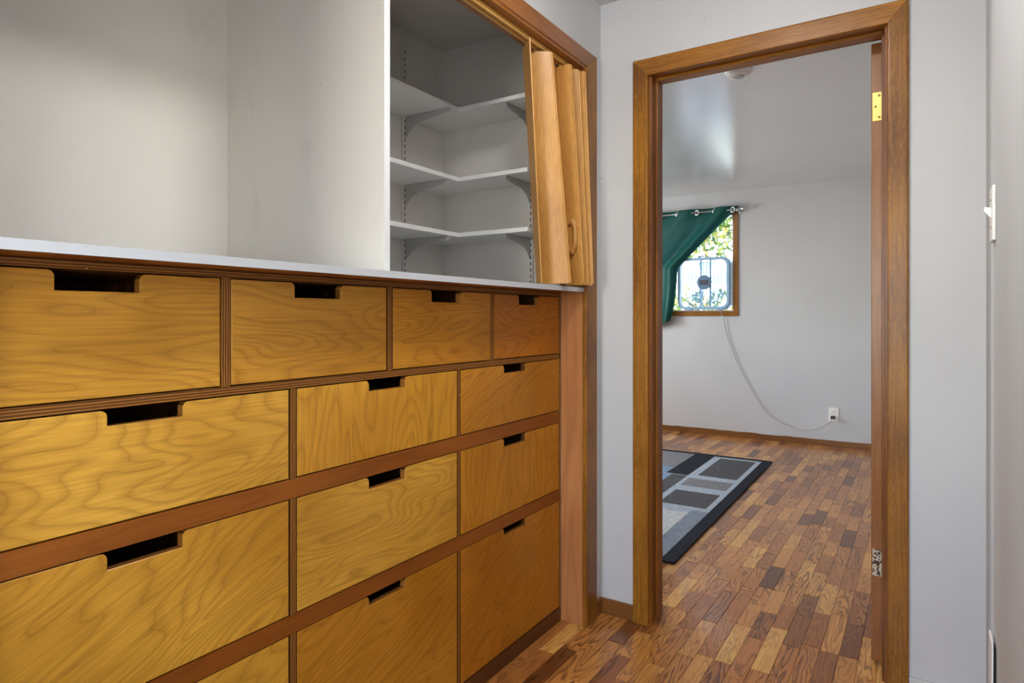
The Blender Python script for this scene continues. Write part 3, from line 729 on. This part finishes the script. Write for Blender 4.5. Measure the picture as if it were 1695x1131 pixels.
MB().box(WX0 + .012, WX1 - .012, YF + .090, YF + .093, WZ0 + .012, WZ1 - .012).build('pane', M['glass'], w1)

# box fan standing in the window
FX0, FX1, FZ0, FZ1 = -2.088, -1.566, 1.2225, 1.742; FC = ((FX0 + FX1) / 2, (FZ0 + FZ1) / 2); FY0, FY1 = YF - .045, YF + .062
fan = tag(empty('box_fan', (FC[0], YF, FZ0)), 'white square box fan, tinted daylight blue, standing in the bedroom window', 'fan')
def rsq(h, r, n=8):
    out = []
    for cx, cz, a0 in ((1, 1, 0), (-1, 1, 90), (-1, -1, 180), (1, -1, 270)):
        for i in range(n + 1):
            a = math.radians(a0 + 90 * i / n); out.append((FC[0] + cx * (h - r) + r * math.cos(a), FC[1] + cz * (h - r) + r * math.sin(a)))
    return out
def ring(name, h0, r0, h1, r1_, ya, yb, mat):
    A, B = rsq(h0, r0), rsq(h1, r1_); n = len(A); v = [(p[0], y, p[1]) for y in (ya, yb) for P in (A, B) for p in P]; f = []
    for i in range(n):
        j = (i + 1) % n; f += [(i, j, n + j, n + i), (2 * n + i, 2 * n + j, 3 * n + j, 3 * n + i), (i, j, 2 * n + j, 2 * n + i), (n + i, n + j, 3 * n + j, 3 * n + i)]
    return mk(name, v, f, mat, fan)
H = .256
ring('frame', H, .075, H - .012, .066, FY0, FY1, M['fan'])
ring('front_rim', H - .006, .07, H - .030, .055, FY0 - .010, FY0 - .0005, M['fan'])
def grille(name, y, step, mat, parent):
    g = MB(); R = H - .031; rr = .055
    def half(t):
        t = abs(t)
        if t > R: return 0
        if t <= R - rr: return R
        return R - rr + math.sqrt(max(0, rr * rr - (t - R + rr) ** 2))
    z = -R + .006
    while z < R:
        w_ = half(z); g.box(FC[0] - w_, FC[0] + w_, y, y + .0012, FC[1] + z - .0012, FC[1] + z + .0012); z += step
    x = -R + .012
    while x < R:
        w_ = half(x); g.box(FC[0] + x - .0018, FC[0] + x + .0018, y + .0013, y + .0028, FC[1] - w_, FC[1] + w_); x += .036
    o = g.build(name, mat, parent); o['kind'] = 'stuff'; return o
grille('front_grille', FY0 - .006, .0095, M['wire'], fan); grille('rear_grille', FY1 - .004, .014, M['wire'], fan)
MB().lathe((FC[0] + .012, FY0 - .014, FC[1] + .01), [(.070, .006), (.070, 0), (.064, -.004)], 36, 'y').build('hub', M['fan_blue'], fan)
MB().box(FC[0] - .032, FC[0] + .056, FY0 - .0195, FY0 - .0182, FC[1] - .014, FC[1] + .032).build('badge', m_plain('badge_dark', (72, 72, 82), .4), fan)
for x in (-.026, .066): MB().box(FC[0] + x - .008, FC[0] + x + .008, FY0 + .012, FY0 + .020, FZ0 + .014, FZ1 - .014).build('strut', M['fan'], fan)
MB().lathe((FC[0] + .012, FY0 + .03, FC[1] + .01), [(.05, 0), (.05, .05)], 24, 'y').build('motor', M['fan'], fan)
for k in range(5):
    a0 = k * 2 * math.pi / 5 + .3; v = []; f = []
    for i in range(7):
        rr = .045 + (.215 - .045) * i / 6
        for j in range(7):
            t = j / 6; ang = a0 + (t - .5) * (.72 + .18 * i / 6)
            v.append((FC[0] + .012 + rr * math.cos(ang), FY0 + .035 + .03 * t, FC[1] + .01 + rr * math.sin(ang)))
    f = [(i * 7 + j, i * 7 + j + 1, (i + 1) * 7 + j + 1, (i + 1) * 7 + j) for i in range(6) for j in range(6)]
    m = len(v); v2 = v + [(p[0], p[1] + .002, p[2]) for p in v]; f2 = f + [tuple(q + m for q in g) for g in f]
    mk('blade', v2, f2, M['blade'] if 'blade' in M else M.setdefault('blade', m_clear()), fan, True)
MB().tube([(FC[0] - .06, (FY0 + FY1) / 2, FZ1 - .004), (FC[0] - .055, (FY0 + FY1) / 2, FZ1 + .012), (FC[0] + .055, (FY0 + FY1) / 2, FZ1 + .012), (FC[0] + .06, (FY0 + FY1) / 2, FZ1 - .004)], .005, 8).build('carry_handle', M['fan'], fan)
for x in (-.15, .15): MB().box(FC[0] + x - .03, FC[0] + x + .03, FY0 - .004, FY1 - .01, WZ0 + .0125, FZ0 + .008).build('foot', M['fan'], fan)
# the cord is a part of the fan
cy_ = YF - .016
pts = bez([(FC[0] + .145, FY0 + .02, FZ0 + .02), (-1.662, YF - .052, 1.205), (-1.640, YF - .026, 1.15), (-1.598, cy_, .95), (-1.486, cy_, .662), (-1.348, cy_, .414), (-1.24, cy_ - .004, .262), (-1.131, cy_ - .018, .190), (-1.018, cy_ - .03, .152), (-.937, cy_ - .036, .130), (-.866, cy_ - .038, .134), (-.796, cy_ - .040, .158), (-.718, cy_ - .045, .210), (-.690, cy_ - .048, .245), (-.684, cy_ - .040, .262)], 10)
MB().tube(pts, .0034, 8).build('cord', m_plain('shadowed_cord', (176, 172, 164), .5), fan, True)  # cord greyed to carry the darkness of its shadow
MB().box(-.700, -.668, YF - .062, YF - .0095, .250, .276, c=.003).build('plug', M['black'], fan)

# wall outlet by the plug
wo_ = tag(empty('wall_outlet', (-.682, YF, .284)), 'white duplex outlet with a black plug low on the bedroom wall', 'outlet')
MB().box(-.723, -.641, YF - .006, YF - .0005, .222, .347, c=.002).build('plate', M['plastic'], wo_)
for z in (.308, .262):
    rc = MB().lathe((-.682, YF - .006, z), [(.0165, 0), (.0165, -.0025)], 20, 'y').build('socket', M['plastic'], wo_)
    for x, dz, hh in ((-.0065, .004, .005), (.0065, .004, .004)): MB().box(-.682 + x - .0013, -.682 + x + .0013, YF - .0092, YF - .0086, z + dz - hh, z + dz + hh).build('slot', M['slot'], rc)
    MB().lathe((-.682, YF - .0086, z - .009), [(.0025, 0), (.0025, -.0005)], 10, 'y').build('ground_hole', M['slot'], rc)

# wall heater just behind the door casing
ht = tag(empty('wall_heater', (-2.45, YF, .1)), 'white wall heater panel peeking past the left door casing', 'heater')
MB().box(-2.62, -2.295, YF - .03, YF - .0005, .11, .43, c=.004).build('casing', M['heater'], ht)
for i in range(9): MB().box(-2.60, -2.315, YF - .034, YF - .0302, .14 + i * .03, .155 + i * .03).build('louvre', M['heater'], ht)

# curtain rod and curtain
RZ, RY = 2.176, YF - .075
rod = tag(empty('curtain_rod', (-2.2, RY, RZ)), 'chrome curtain rod above the bedroom window', 'curtain rod')
MB().tube([(-3.0, RY, RZ), (-1.468, RY, RZ)], .0085, 12).build('pole', M['chrome'], rod, True)
MB().lathe((-1.468, RY, RZ), [(.010, 0), (.013, .006), (.010, .012), (.016, .02), (.020, .032), (.014, .044), (.004, .048)], 20, 'x').build('finial', M['chrome'], rod, True)
for x in (-1.500, -2.96): MB().tube([(x, RY, RZ - .012), (x, YF - .004, RZ - .012)], .005, 8).lathe((x, YF - .006, RZ - .012), [(.018, 0), (.018, .0055)], 16, 'y').build('wall_bracket', M['chrome'], rod)
grom = [-1.537, -1.702, -1.879, -2.067, -2.247, -2.425, -2.60, -2.78, -2.93]
def curtain():
    v = []; f = []; nu, nv = 150, 60
    gx = grom
    def wave(x):   # fabric weaves around the rod: phase pi between grommets
        for i in range(len(gx) - 1):
            if gx[i] >= x >= gx[i + 1]:
                t = (gx[i] - x) / (gx[i] - gx[i + 1]); s_ = 1 if i % 2 == 1 else -1   # i=1 (2nd to 3rd): rod shows, fabric behind
                return s_ * math.sin(math.pi * t)
        if x > gx[0]: return math.sin(min(1, (x - gx[0]) / .06) * math.pi / 2) * .6
        return 0
    for j in range(nv + 1):
        k = j / nv
        for i in range(nu + 1):
            u = i / nu; xt = -1.478 - 1.47 * u
            # path of this column: top -> gathered band -> hem
            xm = -2.070 - .86 * u ** .9; xb = -2.10 - .80 * u
            zt = 2.212 - .010 * math.sin(u * 40) * 0 ; zm = 1.69 - .05 * (1 - u); zb = 1.062 + .055 * max(0, 1 - u * 5)
            if k < .46:
                t = k / .46; ts = t; x = xt + (xm - xt) * ts; z = zt + (zm - zt) * t
            else:
                t = (k - .46) / .54; x = xm + (xb - xm) * t - .05 * max(0, 1 - u * 6) * t ** 4; z = zm + (zb - zm) * t
            a = max(0, 1 - k / .16); yw = .026 * wave(xt) * a
            fold = (1 - a) * (.022 * math.sin(2 * math.pi * (u ** .7 * 4.0 + .1 * math.sin(3 * k))) * math.exp(-u * 2.0) + .006 * math.sin(2 * math.pi * (u * 7 + k)) * math.exp(-u))
            gather = .030 * math.exp(-((u - .05) / .07) ** 2) * math.sin(min(1, k / .46) * math.pi * .5)
            y = RY + yw + fold * (.6 + .4 * k) - gather + .004
            v.append((x, min(y, YF - .030), z))
    w_ = nu + 1; f = [(j * w_ + i, j * w_ + i + 1, (j + 1) * w_ + i + 1, (j + 1) * w_ + i) for j in range(nv) for i in range(nu)]
    o = mk('panel', v, f, M['curtain'], cur, True)
    sm = o.modifiers.new('thick', 'SOLIDIFY'); sm.thickness = .0016
cur = tag(empty('curtain', (-2.3, RY, 1.06)), 'teal satin grommet curtain swept aside over the bedroom window', 'curtain')
curtain()
for i, x in enumerate(grom):
    tlt = -.9 if i % 2 == 0 else .9
    c_ = Vector((x, RY, RZ)); pts = []
    n_ = Vector((math.cos(math.radians(74)), -math.sin(math.radians(74)) , 0)) if i % 2 else Vector((-math.cos(math.radians(74)), -math.sin(math.radians(74)), 0))
    d_ = Vector((-n_.y, n_.x, 0))
    for k in range(20):
        a = 2 * math.pi * k / 20; pts.append(c_ + d_ * (.022 * math.cos(a)) + Vector((0, 0, .022 * math.sin(a))))
    MB().tube(pts, .0068, 8, closed=True).build('grommet', M['chrome'], cur, True)

# rug
rug = tag(empty('rug', (-1.011, 5.345, 0)), 'blue-grey and black geometric rug on the bedroom parquet', 'rug')
rug.rotation_euler = (0, 0, 0)
ANG = math.atan2(.034, 2.45); ca, sa = math.cos(ANG), math.sin(ANG)
def rp_(u, v, z): return (-1.011 - u * ca + v * sa, 5.345 - v * ca - u * sa, z)
RL, RWd = 2.45, 1.70
def rbox(u0, u1, v0, v1, z0, z1, name, mat):
    v = [rp_(u, w_, z) for z in (z0, z1) for u, w_ in ((u0, v0), (u1, v0), (u1, v1), (u0, v1))]
    return mk(name, v, [(0, 1, 2, 3), (4, 7, 6, 5), (0, 4, 5, 1), (1, 5, 6, 2), (2, 6, 7, 3), (3, 7, 4, 0)], mat, rug)
rbox(0, RWd, 0, RL, .001, .009, 'backing', RUG[0])
rbox(.07, RWd - .07, .05, RL - .055, .009, .0102, 'field', RUG[1])
cells = [(.105, .375, .10, .745, 2), (.10, .405, .85, 1.07, 3), (.105, .39, 1.20, 1.535, 2), (.17, .52, 1.665, 2.30, 4), (.435, .595, .05, .785, 0), (.598, .95, .05, .32, 3), (.598, .95, .32, .60, 3), (.598, .95, .60, .785, 5),
         (.545, .95, .80, 1.07, 5), (.435, .545, .80, 1.42, 2), (.545, .95, 1.07, 1.42, 2), (.56, .95, 1.62, 2.30, 6), (1.02, 1.55, .10, .75, 2), (1.02, 1.30, .85, 1.5, 4), (1.34, 1.55, .85, 1.5, 3), (1.02, 1.55, 1.62, 2.30, 0), (.07, .168, 1.6, 2.395, 6), (.168, .53, 2.302, 2.395, 6)]
for u0, u1, v0, v1, m_ in cells: rbox(u0, u1, v0, v1, .0102, .0110 if m_ != 6 else .0107, 'pattern_block', RUG[m_])
for b in ((0, .014, 0, RL), (.014, RWd, 0, .014), (.014, RWd, RL - .014, RL)): rbox(*b, .009, .0125, 'binding', RUG[0])

# ------------------------------------------------------------------ outdoors, seen through the window
struct(box('ground_outdoors', (-12, 8, YF + .12, 22, -.9, -.7), M['bounce_ground']))
def foliage_mass(name, c, rad, n, sd, ground, foot, label, cat, lo=.05, hi=.085):
    root = tag(empty(name, (foot[0], foot[1], ground)), label, cat); rr = random.Random(sd)
    v = []; f = []; T = []
    for i in range(n):
        th = rr.uniform(0, 2 * math.pi); cz = rr.uniform(-1, 1); sz = math.sqrt(1 - cz * cz); q = rr.uniform(.3, 1) ** .5
        p = Vector((c[0] + rad[0] * q * sz * math.cos(th), c[1] + rad[1] * q * sz * math.sin(th), c[2] + rad[2] * q * cz))
        a = Vector((rr.gauss(0, 1), rr.gauss(0, 1), rr.gauss(0, 1))).normalized(); b = a.cross(Vector((rr.gauss(0, 1), rr.gauss(0, 1), rr.gauss(0, 1)))).normalized()
        L_ = rr.uniform(lo, hi); W_ = L_ * rr.uniform(.34, .42); m = len(v)
        v += [p - a * L_, p + b * W_ - a * L_ * .1, p + a * L_, p - b * W_ - a * L_ * .1]; f.append((m, m + 1, m + 2, m + 3)); T += [min(1, max(0, rr.gauss(.55, .25)))] * 4
    o = mk('foliage', v, f, M['leaf'], root); add_attr(o.data, 'tone', T); o['kind'] = 'stuff'
    MB().tube(bez([(foot[0], foot[1], ground), (foot[0] + .05, foot[1], ground + (c[2] - ground) * .5), c], 6), [.08 - .055 * k / 12 for k in range(13)], 8).build('stem', M['bark'], root)
foliage_mass('leafy_tree', (-2.75, 9.3, 2.95), (1.0, .8, 1.0), 2500, 5, -.7, (-3.55, 9.5), 'yellow-green leafy tree outside the window above the box fan', 'tree')
foliage_mass('garden_shrub', (-3.95, 13.5, .55), (1.7, .8, 1.25), 1500, 6, -.7, (-4.0, 13.6), 'pale garden shrub seen through the box fan grille', 'shrub', .07, .12)
